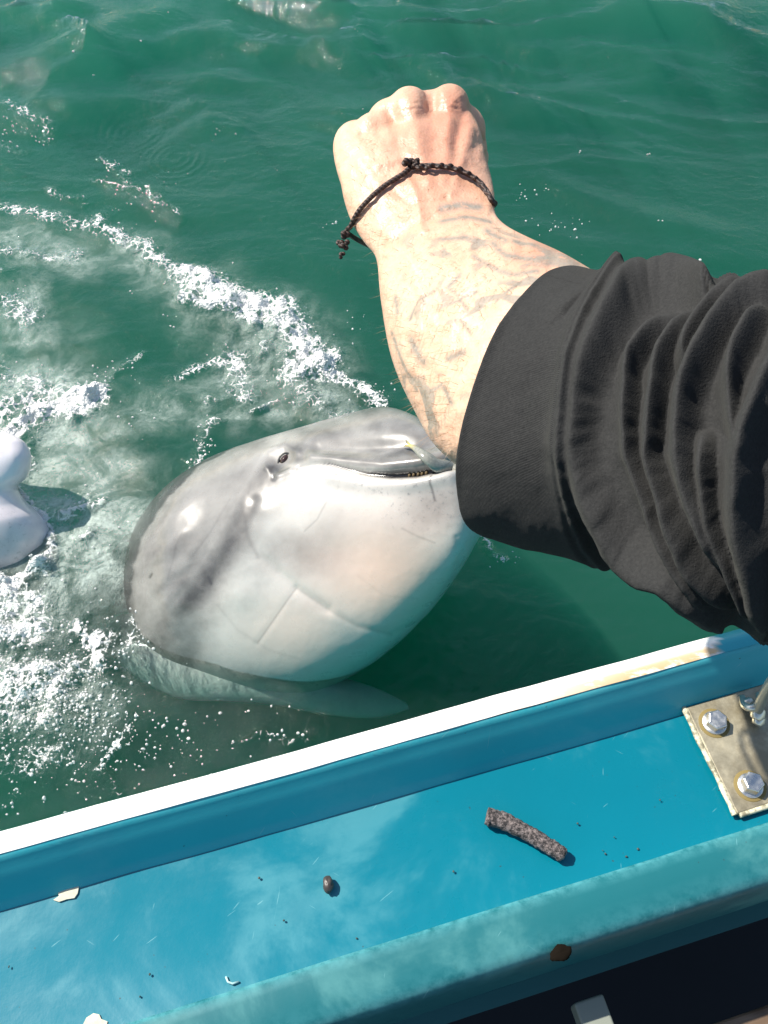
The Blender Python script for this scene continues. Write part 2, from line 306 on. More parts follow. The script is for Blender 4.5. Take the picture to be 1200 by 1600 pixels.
dm = mat('foam_and_sparkle_white', (.86, .86, .84), .12, Coat_Weight=.6); g = G(dm); fz = g.node('ShaderNodeMixShader', i_0=.45); g.t.links.new(g.b.outputs[0], fz.inputs[1]); g.t.links.new(g.node('ShaderNodeBsdfTransparent').outputs[0], fz.inputs[2]); g.t.links.new(fz.outputs[0], g.out.inputs['Surface'])
P1, R1 = scatter(800, lambda f, mk, tb: np.clip(f-.28, 0, 1)**1.5*.9, .004, .0006, .0022)
P2, R2 = scatter(500, lambda f, mk, tb: np.clip(tb-.1, 0, 1)*.25, .003, .0006, .0020)
EXTRA = []  # splash drops, plus white ones placed as painted sun glints
for cx, cy, sx, sy, n in ((835, 300, 30, 12, 14), (870, 360, 45, 28, 20), (905, 355, 12, 20, 8), (560, 490, 16, 20, 7), (515, 348, 30, 4, 5), (785, 870, 24, 12, 14), (345, 205, 20, 14, 6), (600, 600, 14, 16, 10),
                          (470, 1155, 60, 6, 12), (400, 1110, 60, 10, 8), (20, 200, 40, 30, 40), (60, 210, 16, 20, 18), (290, 1005, 14, 6, 8), (320, 700, 16, 34, 30), (200, 640, 50, 60, 12), (215, 300, 60, 60, 30),
                          (60, 1110, 100, 100, 560), (170, 1130, 60, 70, 160), (130, 1060, 50, 60, 120), (250, 1170, 120, 50, 60), (190, 1000, 40, 20, 40), (250, 990, 40, 10, 20), (30, 480, 25, 25, 30), (180, 580, 25, 20, 16)):
    for _ in range(n):
        p = PZ(cx+rng.normal(0, sx*.6), cy+rng.normal(0, sy*.6), .004); EXTRA.append(p)
for px, py in ((442, 6), (556, 66), (265, 32), (118, 100), (1028, 353), (1012, 240), (755, 210), (1138, 60), (1050, 20), (567, 182), (147, 120), (1095, 410), (432, 264), (220, 75), (535, 24), (505, 21), (905, 240), (257, 440), (268, 511), (257, 493), (205, 455)):
    for _ in range(2): EXTRA.append(PZ(px+rng.normal(0, 2), py+rng.normal(0, 1.5), .006))
EX = np.array(EXTRA); z, *_ = water_fields(EX[:, 0], EX[:, 1]); EX[:, 2] = z+.001
drops('foam_and_sparkle_drops', np.vstack([P1, P2, EX]), np.r_[R1, R2, np.exp(rng.uniform(math.log(.0006), math.log(.0024), len(EX)))], dm, 'white droplets and bubbles over the churned water, some standing in for sun sparkle')

# ------------------------------------------------------------------ dolphins
def skin_mat(name, pale, grey, dark):
    m = mat(name, pale, .3); g = G(m); co = g.coord(); p = g.attr('grey'); d = g.attr('dark'); k = g.attr('pink')
    mot = g.noise(co, 40, 6, .7); spk = g.noise(co, 160, 3, .7)
    c1 = g.mix(g.math('ADD', p, g.math('MULTIPLY', g.math('SUBTRACT', mot, .5), .55), True), pale, grey); c1 = g.mix(g.math('MULTIPLY', k, .9), c1, (.64, .45, .36))
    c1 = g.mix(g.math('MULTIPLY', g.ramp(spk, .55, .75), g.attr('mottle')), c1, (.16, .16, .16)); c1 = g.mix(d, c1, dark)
    # fine pale tooth-rake scratches
    wv = g.node('ShaderNodeTexWave', wave_type='BANDS', bands_direction='X', i_Scale=9.0, i_Distortion=6.0, i_Detail=3.0, i_Vector=g.coord('Object', (1, .6, 1))).outputs['Fac']
    c1 = g.mix(0.0, c1, (.66, .66, .64))
    g.set(g.b.inputs['Base Color'], c1); g.set(g.b.inputs['Roughness'], g.ramp(mot, .3, .7, .24, .40)); g.b.inputs['Subsurface Weight'].default_value = .08; g.b.inputs['Subsurface Radius'].default_value = (.01, .006, .004)
    g.set(g.b.inputs['Normal'], g.bump(g.math('ADD', g.noise(co, 55, 5, .6), g.math('MULTIPLY', spk, .6)), .14, .0004)); g.b.inputs['Coat Weight'].default_value = .55; g.b.inputs['Coat Roughness'].default_value = .13
    return m
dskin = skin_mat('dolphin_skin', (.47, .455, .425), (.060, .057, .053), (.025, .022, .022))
D1 = [(746, 795, 750, 806, 1.150, .006, 0, 0), (737, 765, 754, 826, 1.160, .030, 0, 0), (722, 722, 742, 852, 1.180, .060, 0, 0), (697, 685, 718, 893, 1.205, .090, 0, 0), (650, 652, 680, 945, 1.245, .118, 0, 0),
      (600, 638, 625, 1000, 1.285, .140, 0, 0), (540, 650, 560, 1048, 1.320, .152, 0, 0), (470, 670, 480, 1082, 1.348, .158, 0, 0), (395, 692, 400, 1088, 1.375, .162, 0, 0), (325, 718, 315, 1080, 1.405, .165, 0, 0),
      (258, 762, 248, 1056, 1.425, .165, 0, 0), (208, 822, 192, 1034, 1.485, .160, 0, 0), (170, 868, 162, 1020, 1.60, .150, 0, 0), (138, 905, 138, 1025, 1.74, .12, 0, 0), (110, 905, 125, 985, 2.02, .09, 0, 0), (95, 910, 110, 960, 2.25, .05, 0, 0), (85, 915, 95, 935, 2.5, .02, 0, 0)]
V, Fc, s, p = loft(D1, 540, 400, .11, 2.35); px, py, dd = proj(V)
front = sstep(-.15, .25, np.sin(p*2*np.pi))
me_tmp = bpy.data.meshes.new('t'); tmp = mesh_obj('tmp', V, Fc); N = get_no(tmp.data); bpy.data.objects.remove(tmp)
cen = V.reshape(540, 400, 3).mean(1).repeat(400, 0); N = np.where(((V-cen)*N).sum(1)[:, None] < 0, -N, N)
MOUTH = [(468, 732), (500, 727), (519, 727.5), (549, 735), (575, 741), (612, 743), (650, 740), (676, 733), (702, 727), (735, 718)]
disp = np.zeros(len(V)); mask = lambda L, wd: (lambda r: np.exp(-(r[0]/wd)**2))(seg_dist(px, py, L))
D, T, SG = seg_dist(px, py, MOUTH); mw = 3.0+4.4*sstep(.35, .75, T); below = -SG
disp -= (.003+.009*sstep(.3, .62, T))*np.exp(-(D/mw)**2)*front
disp += .0055*mask([(490, 716), (540, 722), (600, 728), (660, 722), (710, 708)], 11)*front                 # upper lip
disp -= .0045*mask([(500, 700), (560, 700), (620, 697), (680, 690)], 12)*front                             # step from the beak to the melon
disp += .005*mask([(520, 748), (580, 758), (640, 757), (700, 745)], 12)*front                               # lower lip
disp -= .0022*mask([(398, 785), (394, 805), (391, 832), (406, 870), (462, 919), (511, 952)], 10)*front
disp += .005*mask([(400, 800), (370, 860), (372, 920)], 34)*front
disp -= .0004*mask([(462, 919), (430, 965), (402, 1005)], 5)*front
disp -= .0007*mask([(462, 919), (511, 952), (560, 979), (612, 992), (669, 967), (710, 900), (721, 862), (714, 840)], 5)*front
disp += .010*mask([(520, 790), (600, 800)], 60)*front
disp -= .0045*mask([(436, 722), (446, 714)], 15)*front+.002*mask([(425, 735), (428, 746)], 4)*front
disp += .0020*(mask([(420, 705), (445, 694), (464, 708)], 6)+mask([(416, 730), (432, 744), (455, 736)], 5))*front
disp += .0007*np.sin((px*.6+py*.8)/5.5+2*fbm(px/40, py/40, 2, 3))*np.exp(-(((px-265)/40)**2+((py-850)/80)**2))*front  # folds of wet skin on the shoulder
disp += .0003*fbm(px/26, py/26, 3, 7)*front
Vd = V+N*disp[:, None]
upper = sstep(-3, 14, -(py-np.interp(px, [200, 300, 400, 440, 468, 500, 549, 612, 650, 702, 760], [700, 700, 715, 735, 732, 727, 735, 743, 740, 727, 718])))
gr = (.72+.25*fbm(px/50, py/22, 3, 8))*upper*sstep(400, 470, px)
shadow_band = mask([(425, 735), (385, 800), (345, 870), (300, 940), (260, 990)], 34); gr = np.maximum(gr, .95*shadow_band*sstep(1020, 940, py))  # diagonal shadow band below the eye, painted as grey skin
left = sstep(400, 330, px-.35*(880-py)); gr = np.maximum(gr, .68*left); gr = np.maximum(gr, .55*np.exp(-(((px-480)/70)**2+((py-860)/38)**2)))  # taupe flank, then soft shade below the cheek painted grey
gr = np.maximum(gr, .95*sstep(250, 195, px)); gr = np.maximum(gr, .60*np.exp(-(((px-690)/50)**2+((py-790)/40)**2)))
gr = gr+.16*fbm(px/34+py/60, py/34, 4, 19)*front; gr = np.where(front > .5, np.clip(gr, 0, 1), .75)
back = sstep(.1, -.3, np.sin(p*2*np.pi)); gr = np.maximum(gr, back*.6*(np.cos(p*2*np.pi) > 0))
dark = np.clip(1.4*np.exp(-(D/(1.4+3.8*sstep(.38, .62, T)))**2)*sstep(.05, .3, T), 0, 1)*front
for L, wd, st in (([(462, 919), (430, 965), (402, 1005)], 1.6, .30), ([(462, 919), (511, 952), (560, 979), (612, 992)], 2.0, .22), ([(515, 787), (500, 812), (478, 830)], 1.4, .25), ([(631, 825), (655, 838), (680, 848)], 1.4, .25), ([(326, 902), (331, 912)], 2.2, .8), ([(237, 897), (234, 902)], 2, .8),
                   ([(676, 735), (674, 755), (680, 782)], 1.8, .6), ([(360, 780), (330, 830), (300, 870)], 1.6, .18), ([(300, 800), (276, 850), (262, 905)], 1.2, .2), ([(560, 690), (610, 684), (660, 690)], 2.2, .12), ([(340, 945), (372, 985), (420, 1016), (470, 1030)], 2.2, .12), ([(560, 900), (600, 930), (650, 935)], 1.4, .10), ([(392, 760), (384, 800), (388, 838), (404, 872)], 2.4, .2), ([(425, 728), (436, 738), (452, 732)], 2.0, .5), ([(420, 745), (430, 752)], 3, .4), ([(425, 700), (445, 694), (462, 704)], 2, .35)):
    dark = np.maximum(dark, st*mask(L, wd)*front)  # crease shade drawn as dark lines, along with scratches and spots
xe = np.interp(py, [690, 728, 775, 830, 880, 940, 1000, 1060], [380, 312, 264, 228, 211, 205, 196, 190])+5*fbm(py/14, px*0, 3, 4); dark = np.maximum(dark, .92*sstep(xe+3, xe-3, px)*(py > 700))  # shaded underwater edge beyond the lit flank, painted dark
pink = np.exp(-(((px-610)/110)**2+((py-900)/90)**2))*1.0; pink = np.maximum(pink, .5*np.exp(-(((px-470)/90)**2+((py-990)/60)**2)))
mot = np.exp(-(((px-660)/70)**2+((py-780)/36)**2))+.6*np.exp(-(((px-560)/60)**2+((py-745)/20)**2))
dol = empty('dolphin', (float(V[:, 0].mean()), float(V[:, 1].mean()), -.1), 'grey and white dolphin raising its open mouth beside the boat under the reaching arm', 'dolphin', 'dolphins in the churned water')
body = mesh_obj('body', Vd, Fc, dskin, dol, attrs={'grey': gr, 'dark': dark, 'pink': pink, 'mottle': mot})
bvd = bvh(body)
eyem = mat('dolphin_eye', (.035, .014, .008), .05, Coat_Weight=1.0)
ec = hit(bvd, 443, 717, -.0035); ax1 = (8*RIGHT+13*UP); ax1 = ax1/np.linalg.norm(ax1); ax2 = np.cross(ax1, FWD); Vb, Fb_ = ball((0, 0, 0), 1, 24, 14); Vb = np.array(Vb)
eo = mesh_obj('eye', ec+Vb[:, :1]*ax2*.0060+Vb[:, 1:2]*ax1*.0086+Vb[:, 2:]*FWD*.008, Fb_, eyem, dol)
lidm = mat('eyelid_skin', (.10, .095, .09), .4)
a = np.linspace(0, 2*np.pi, 40); pth = [ec+ax2*.0074*math.cos(t)+ax1*.0106*math.sin(t)-FWD*(.0026+.0008*math.cos(2*t)) for t in a]
mesh_obj('eyelid', *tube(pth, .0014, 10), lidm, dol)
toothm = mat('tooth_enamel', (.13, .09, .04), .6)
for k in range(5):
    q = hit(bvd, 640+k*6.6+rng.normal(0, .8), 741.0-k*.9, .0008)
    if q is not None:
        v, f = tube([q-UP*.0036+FWD*.002, q-FWD*.0003, q+UP*.0034], [.0022, .0020, .0006], 8); mesh_obj('tooth', v, f, toothm, dol)
# pectoral flipper held under water below the chest
flp = [(180, 1022, 184, 1032, 1.322, .003, 0, 0), (205, 1002, 222, 1064, 1.320, .012, 0, 0), (262, 1006, 282, 1092, 1.310, .017, 0, 0), (330, 1020, 352, 1096, 1.304, .020, 0, 0), (410, 1040, 432, 1102, 1.302, .020, 0, 0), (500, 1052, 518, 1118, 1.305, .015, 0, 0), (575, 1070, 588, 1122, 1.33, .010, 0, 0), (635, 1098, 640, 1108, 1.36, .003, 0, 0)]
v, f, _, _ = loft(flp, 50, 32); mesh_obj('flipper', v, f, dskin, dol, attrs={'grey': np.full(len(v), .22), 'dark': np.zeros(len(v)), 'pink': np.zeros(len(v)), 'mottle': np.zeros(len(v))})
# second dolphin at the left edge
D2 = [(10, 676, -4, 678, 1.37, .008, 0, 0), (38, 692, -42, 686, 1.375, .030, 0, 0), (49, 715, -66, 712, 1.380, .045, 0, 0), (44, 742, -80, 745, 1.390, .055, 0, 0), (26, 762, -95, 775, 1.400, .065, 0, 0), (38, 782, -130, 800, 1.415, .085, 0, 0),
      (66, 808, -170, 830, 1.430, .105, 0, 0), (87, 840, -205, 870, 1.450, .12, 0, 0), (92, 872, -225, 910, 1.470, .13, 0, 0), (82, 905, -235, 960, 1.500, .135, 0, 0), (50, 950, -240, 1010, 1.560, .13, 0, 0), (0, 1000, -235, 1060, 1.64, .115, 0, 0), (-50, 1040, -220, 1100, 1.80, .09, 0, 0), (-90, 1060, -200, 1110, 2.0, .05, 0, 0), (-130, 1080, -160, 1100, 2.2, .01, 0, 0)]
v, f, s2, p2 = loft(D2, 220, 160); v = v+.0035*np.stack([fbm(v[:, 0]*14, v[:, 1]*14+v[:, 2]*9, 3, q) for q in (1, 2, 3)], -1); x2, y2, _ = proj(v); fr2 = sstep(-.15, .25, np.sin(p2*2*np.pi))
dsk2 = skin_mat('overexposed_dolphin_skin', (.84, .78, .80), (.46, .40, .43), (.025, .022, .022))  # strong sunlight put into the colour: a lighter copy of the skin
dol2 = empty('dolphin', (-.6, 1.0, -.1), 'dolphin with overexposed light painted into its skin, cut off by the left edge of the picture behind white foam', 'dolphin', 'dolphins in the churned water')
g2 = np.where(fr2 > .5, .75*np.exp(-(((x2-10)/45)**2+((y2-870)/60)**2)), .7)
mesh_obj('body', v, f, dsk2, dol2, attrs={'grey': g2, 'dark': np.zeros(len(v)), 'pink': np.zeros(len(v)), 'mottle': np.exp(-(((x2-5)/50)**2+((y2-860)/60)**2))*.6})
# the fish between its jaws
fishm = mat('fish_scales', (.28, .27, .20), .25, Coat_Weight=.5); gf = G(fishm); gf.set(gf.b.inputs['Base Color'], gf.mix(gf.attr('tip'), gf.mix(gf.noise(gf.coord(), 300, 3), (.10, .11, .10), (.34, .33, .28)), (.50, .42, .14)))
fq = [hit(bvd, x_, y_, o_) for x_, y_, o_ in ((641, 703, .008), (652, 710, .009), (668, 717, .009), (684, 724, .006), (705, 732, .002), (722, 745, .000))]
if all(q is not None for q in fq):
    pth = catmull(fq, 30); rad = np.interp(np.linspace(0, 1, 30), [0, .15, .35, .7, 1], [.0020, .0034, .0068, .0100, .011]); v1, f1 = tube(pth, rad, 14, flat=.7)
    t0, dr = pth[1], (pth[0]-pth[3])/np.linalg.norm(pth[0]-pth[3]); pr = np.cross(dr, FWD); pr /= np.linalg.norm(pr)
    fin = lambda sgn: ([t0+FWD*.0008, t0-FWD*.0008, t0+dr*.013+pr*.005*sgn, t0+dr*.007+pr*.0005*sgn, t0+pr*.0025*sgn], [(0, 2, 3), (1, 3, 2), (0, 4, 2), (1, 2, 4), (0, 3, 1)])
    v1, f1 = join_raw([(v1, f1), fin(1), fin(-1)]); tp = np.clip(1.3-np.linalg.norm(np.array(v1)-pth[0], axis=1)/.014, 0, 1)
    fo = mesh_obj('fish', v1, f1, fishm, attrs={'tip': tp}); tag(fo, 'small olive grey fish with its tail sticking out of the dolphin mouth', 'fish')

# ------------------------------------------------------------------ person: arm, hand, sleeve, bracelet
person = empty('person', tuple(PD(1300, 760, .36)), 'tattooed arm in a dark sleeve with a cord bracelet reaching out over the water', 'person')
ARM = [(1330, 620, 1290, 860, .33, .03, 0, 0), (1200, 580, 1140, 830, .355, .032, 0, 0), (1060, 500, 950, 780, .385, .036, 0, 0), (955, 440, 785, 765, .404, .041, 0, 0), (880, 396, 690, 706, .422, .044, 0, 0), (828, 372, 646, 638, .438, .041, 0, 0),
       (792, 353, 612, 560, .452, .037, 0, 0), (775, 335, 595, 470, .466, .033, 0, 0), (774, 318, 588, 405, .478, .029, 0, 0), (772, 294, 571, 382, .488, .027, 0, 0), (766, 268, 548, 345, .497, .026, 0, 0), (758, 238, 534, 298, .506, .026, 0, 0),
       (752, 206, 531, 250, .514, .025, 0, 0), (738, 178, 545, 213, .522, .022, 0, 0), (716, 163, 585, 190, .530, .015, 0, 0), (680, 165, 630, 175, .534, .004, 0, 0)]
v, f, _, _ = loft(ARM, 200, 96); parts = [(v, f)]
def cap(v, f, ns, last): c0 = v[-ns:].mean(0) if last else v[:ns].mean(0); return c0
nr_, ns_ = 200, 96; Vl = list(map(tuple, v)); Fl = [tuple(map(int, q)) for q in f]; Vl.append(tuple(cap(v, f, ns_, False))); Vl.append(tuple(cap(v, f, ns_, True)))
Fl += [(len(Vl)-2, (q+1) % ns_, q) for q in range(ns_)]+[(len(Vl)-1, (nr_-1)*ns_+q, (nr_-1)*ns_+(q+1) % ns_) for q in range(ns_)]
parts = [(Vl, Fl)]
def finger(k0, kx, ky, d, r, n1, n2, n3, side=0.0):      # knuckle in the photo, then three phalanges curling away and back under the palm
    K = PD(kx, ky, d); W = PD(*k0); out = K-W; out /= np.linalg.norm(out); dn = FWD*.96-UP*.26; dn = dn/np.linalg.norm(dn)
    a = K+(dn*.92+out*.25)*n1; b = a+(-out*.80+dn*.45)*n2; c2 = b+(-out*.55-dn*.75)*n3
    pts = [W+(K-W)*.15+FWD*.012, W+(K-W)*.6+FWD*.004, K, K+(a-K)*.5, a, a+(b-a)*.5, b, b+(c2-b)*.6, c2]; rr = [r*.9, r*.95, r*1.03, r*.98, r*1.06, r*.92, r*.98, r*.86, r*.55]
    p_ = catmull(pts, 44); q_ = catmull(np.array(rr)[:, None], 44)[:, 0]; return tube(p_, q_, 18)
parts += [finger((660, 330, .497), 640, 168, .520, .0112, .042, .026, .020), finger((680, 330, .500), 702, 164, .525, .0112, .045, .029, .022),
          finger((700, 330, .506), 728, 198, .546, .0106, .042, .027, .021), finger((715, 330, .512), 738, 246, .562, .0098, .034, .021, .018)]
# thumb: metacarpal along the left side, then bent under the index finger
tp = catmull([PD(615, 370, .500), PD(575, 300, .508), PD(553, 232, .520), PD(566, 216, .545), PD(600, 215, .566), PD(640, 226, .576)], 40)
parts.append(tube(tp, np.interp(np.linspace(0, 1, 40), [0, .3, .45, .65, .85, 1], [.013, .0125, .0118, .0100, .0098, .006]), 18))
parts.append(ball(PD(590, 222, .522), .0165)); parts.append(ball(PD(612, 196, .527), .0150)); parts.append(ball(PD(672, 184, .531), .0150)); parts.append(ball(PD(720, 204, .539), .0150)); parts.append(ball(PD(728, 232, .545), .0130))
v, f = join_raw(parts); skm = mat('arm_skin', (.55, .34, .24), .42)
arm = mesh_obj('arm', v, f, skm)
r_ = arm.modifiers.new('r', 'REMESH'); r_.mode = 'VOXEL'; r_.voxel_size = .0013; r_.use_smooth_shade = True
sm = arm.modifiers.new('s', 'SMOOTH'); sm.factor = .6; sm.iterations = 18
apply_mods(arm); me = arm.data; P = get_co(me); Nn = get_no(me); ax, ay, ad_ = proj(P); fr = sstep(.0, .35, -(Nn*((P-CAM)/np.linalg.norm(P-CAM, axis=1)[:, None])).sum(1))
am = lambda L, wd: np.exp(-(seg_dist(ax, ay, L)[0]/wd)**2)
dp = .0008*am([(648, 175), (652, 220), (668, 280)], 9)+.0010*am([(702, 170), (700, 225), (694, 285)], 9)+.0012*am([(735, 205), (722, 250), (706, 300)], 8)
dp -= .0012*am([(674, 150), (675, 190), (678, 230)], 12)+.0012*am([(615, 185), (625, 230), (640, 280)], 15)+.0016*am([(722, 185), (712, 230)], 8)
dp += .0012*am([(560, 240), (590, 290), (615, 350)], 14)+.0009*am([(590, 260), (620, 250), (650, 300), (660, 360)], 5)+.0008*am([(640, 400), (660, 470), (640, 560), (680, 640)], 7)
dp -= .0010*am([(600, 385), (650, 350), (710, 330), (768, 335)], 7)+.0007*am([(600, 405), (660, 372), (730, 350)], 5)
dp -= .0005*(am([(628, 163), (655, 160)], 2)+am([(630, 172), (656, 169)], 2)+am([(692, 158), (716, 160)], 2)+am([(690, 167), (716, 169)], 2)+am([(566, 210), (580, 205)], 2)+am([(620, 300), (640, 320), (700, 310)], 2.5))
dp += .0007*fbm(ax/16, ay/16, 3, 5)+.0010*fbm(ax/50, ay/50, 2, 6)
set_co(me, P+Nn*(dp*fr)[:, None]); me.polygons.foreach_set('use_smooth', np.full(len(me.polygons), True))
tat = sstep(310, 345, ay-.12*(700-ax))*sstep(-5, 40, ay-(335+.0*ax)); tat = tat*sstep(590, 640, ax+.35*(ay-420))
red = np.clip(np.exp(-(((ax-690)/95)**2+((ay-240)/120)**2))*.85+np.exp(-(((ax-850)/70)**2+((ay-400)/40)**2))*.8+.5*np.exp(-(((ax-715)/40)**2+((ay-170)/50)**2)), 0, 1)
blob = np.zeros(len(P))
for L, wd in (([(618, 465), (622, 490)], 4), ([(643, 530), (650, 545)], 6), ([(650, 548), (662, 565)], 6), ([(700, 560), (722, 550)], 6), ([(690, 480), (720, 470), (735, 490)], 3), ([(660, 620), (690, 600), (705, 630)], 4), ([(640, 500), (655, 470), (680, 455)], 3),
              ([(690, 325), (720, 318), (750, 322)], 6), ([(690, 345), (730, 338), (765, 345)], 5), ([(770, 380), (790, 400), (830, 405), (870, 402)], 5), ([(740, 400), (775, 420), (800, 430), (840, 425)], 4), ([(720, 430), (700, 450), (720, 465), (745, 455)], 3),
              ([(775, 470), (800, 450), (815, 440)], 3), ([(735, 520), (720, 500), (700, 505)], 3), ([(800, 375), (840, 385), (880, 400)], 4), ([(760, 360), (790, 375)], 5), ([(612, 520), (630, 570), (650, 610)], 3), ([(690, 375), (730, 372), (760, 385)], 4)):
    blob = np.maximum(blob, am(L, wd))
set_attr(me, 'tattoo', tat*fr); set_attr(me, 'ink', blob*fr); set_attr(me, 'red', red)
me.materials.clear(); me.materials.append(skm)
g = G(skm); co = g.coord(); base = g.mix(g.ramp(g.noise(co, 60, 5, .65), .3, .7), (.60, .37, .25), (.66, .44, .31)); base = g.mix(g.math('MULTIPLY', g.attr('red'), .85), base, (.44, .19, .12))
base = g.mix(g.ramp(g.noise(co, 420, 3, .6), .58, .8, 0, .35), base, (.42, .22, .14))
wv = g.node('ShaderNodeTexWave', wave_type='BANDS', bands_direction='DIAGONAL', i_Vector=co, i_Scale=15.0, i_Distortion=16.0, i_Detail=3.0, i_Detail_Scale=1.4).outputs['Fac']
line = g.math('MULTIPLY', g.ramp(wv, .60, .85), g.ramp(g.noise(co, 45, 3), .40, .58)); tt = g.math('MULTIPLY', g.math('MULTIPLY', line, g.attr('tattoo')), .78)
tt = g.math('MAXIMUM', tt, g.math('MULTIPLY', g.math('MULTIPLY', g.attr('ink'), g.ramp(g.noise(co, 260, 4, .7), .25, .5)), .9))
base = g.mix(tt, base, (.20, .20, .17)); g.set(g.b.inputs['Base Color'], base); g.b.inputs['Subsurface Weight'].default_value = .12; g.b.inputs['Subsurface Radius'].default_value = (.008, .003, .0015); g.b.inputs['Subsurface Scale'].default_value = 1.0
skn = g.node('ShaderNodeTexVoronoi', i_Vector=co, i_Scale=700.0).outputs['Distance']
g.set(g.b.inputs['Normal'], g.bump(g.math('ADD', g.math('MULTIPLY', skn, .5), g.noise(co, 130, 5, .6)), 0.5, .0006))
attach(arm, person); bva = bvh(arm)
# fine arm hair
hairm = mat('arm_hair', (.30, .17, .09), .4); hp = []
for k in range(2600):
    x_, y_ = rng.uniform(540, 860), rng.uniform(210, 720); q = hit(bva, x_, y_)
    if q is None or (y_ < 330 and rng.random() < .6): continue
    r = ray(x_, y_); nrm = bva.ray_cast(Vector(CAM), Vector(r/np.linalg.norm(r)))[1]; nrm = np.array(nrm); nrm = -nrm if nrm@r > 0 else nrm
    if max(seg_dist(np.array([x_]), np.array([y_]), [(855, 420), (780, 490), (737, 580), (718, 680), (722, 760)])[0]) < 8: continue
    d1 = (-.4+rng.normal(0, .35))*RIGHT+(-.3+rng.normal(0, .3))*UP; ln = rng.uniform(.003, .007); a0 = q+nrm*.0001; a1 = q+(nrm*.35+d1*.6)*ln*.6; a2 = q+(nrm*.30+d1*1.2)*ln; sd_ = np.cross(a2-a0, nrm); sd_ = sd_/(np.linalg.norm(sd_)+1e-9)*.00009
    hp.append(([a0-sd_, a0+sd_, a1+sd_*.8, a1-sd_*.8, a2], [(0, 1, 2, 3), (3, 2, 4)]))
v, f = join_raw(hp); ho = mesh_obj('arm_hair', v, f, hairm, person); ho['kind'] = 'stuff'

# sleeve
fab = mat('charcoal_fleece', (.030, .029, .028), .95, Sheen_Weight=.05, Sheen_Roughness=.5); fab.node_tree.nodes['Principled BSDF'].inputs['Sheen Tint'].default_value = (.8, .8, .72, 1)
g = G(fab); co = g.coord(); g.set(g.b.inputs['Base Color'], g.mix(g.noise(co, 900, 3, .7), (.018, .0185, .019), (.050, .050, .049))); g.b.inputs['Specular IOR Level'].default_value = .03
uvc = g.node('ShaderNodeUVMap', uv_map='UVMap').outputs[0]; rib = g.node('ShaderNodeTexWave', bands_direction='Y', i_Vector=uvc, i_Scale=46.0, i_Distortion=.6, i_Detail=1.0, i_Detail_Scale=3.0).outputs['Fac']
hh = g.math('ADD', g.math('MULTIPLY', g.math('MULTIPLY', rib, g.attr('cuff')), .55), g.math('MULTIPLY', g.noise(co, 1100, 3, .7), 1.0)); g.set(g.b.inputs['Normal'], g.bump(hh, .55, .0006))
SL = [(900, 430, 772, 812, .405, .043, -60, -10), (893, 419, 766, 828, .403, .049, -84, -6), (905, 418, 772, 838, .402, .0505, -80, -2), (925, 424, 815, 853, .397, .0515, -76, 0), (948, 436, 885, 870, .390, .052, -70, 0), (968, 443, 940, 880, .384, .052, -66, 6), (990, 430, 970, 892, .378, .054, -72, 10),
      (1040, 416, 1020, 925, .368, .058, -84, 14), (1100, 421, 1085, 975, .358, .061, -88, 16), (1160, 417, 1145, 1018, .348, .064, -88, 14), (1240, 418, 1215, 1030, .335, .066, -80, 10), (1340, 440, 1310, 1035, .320, .066, -60, 0), (1500, 500, 1480, 1060, .30, .064, -30, 0), (1750, 560, 1740, 1090, .27, .06, 0, 0), (2100, 640, 2090, 1120, .24, .055, 0, 0)]
nr_, ns_ = 600, 380; V, Fc, s, p = loft(SL, nr_, ns_, .08); px, py, dd = proj(V); px = np.clip(px, -500, 3000); py = np.clip(py, -500, 3000)
cen = V.reshape(nr_, ns_, 3).mean(1).repeat(ns_, 0); R = V-cen; Nr = R/np.linalg.norm(R, axis=1)[:, None]
z6 = lambda L: [(700+x_*.4252, 380+y_*.4252) for x_, y_ in L]
RG = [(z6([(930, 125), (850, 85), (740, 70), (660, 120), (610, 200), (540, 330), (495, 450), (465, 600), (455, 700), (465, 800), (500, 940), (570, 1090), (640, 1180), (800, 1280), (980, 1500)]), 23, .0150),
      (z6([(900, 165), (780, 215), (690, 310), (645, 410), (630, 600), (645, 780), (695, 950), (780, 1150), (860, 1280), (960, 1450)]), 14, .0100),
      (z6([(960, 130), (870, 210), (800, 310), (755, 430), (735, 560), (722, 700), (740, 850), (785, 1000), (830, 1130), (890, 1250), (1000, 1420)]), 16, .0115),
      (z6([(1150, 95), (1040, 115), (960, 175), (880, 290), (850, 400)]), 15, .0100),
      (z6([(1176, 120), (1080, 150), (1010, 220), (940, 330), (870, 480), (840, 600), (835, 700), (855, 850), (895, 980), (950, 1120), (1020, 1260)]), 20, .0125),
      (z6([(900, 640), (915, 750), (930, 900), (950, 1050), (1005, 1200), (1060, 1330), (1120, 1450)]), 15, .0105),
      (z6([(1200, 140), (1130, 200), (1070, 310), (1030, 440), (1025, 560), (1045, 700), (1055, 780)]), 16, .0105),
      (z6([(1240, 380), (1140, 560), (1085, 700), (1065, 850), (1062, 1000), (1085, 1150), (1120, 1300), (1160, 1500)]), 26, .0140),
      (z6([(1300, 100), (1240, 250), (1200, 450), (1150, 620)]), 20, .010),
      (z6([(620, 170), (540, 180), (460, 220), (410, 270)]), 12, .0018),]
frs = sstep(-.25, .15, np.sin(p*2*np.pi)); H = np.zeros(len(V))
wx_ = 4*fbm(px/60, py/60, 3, 12); wy_ = 4*fbm(px/60+30, py/60, 3, 13)
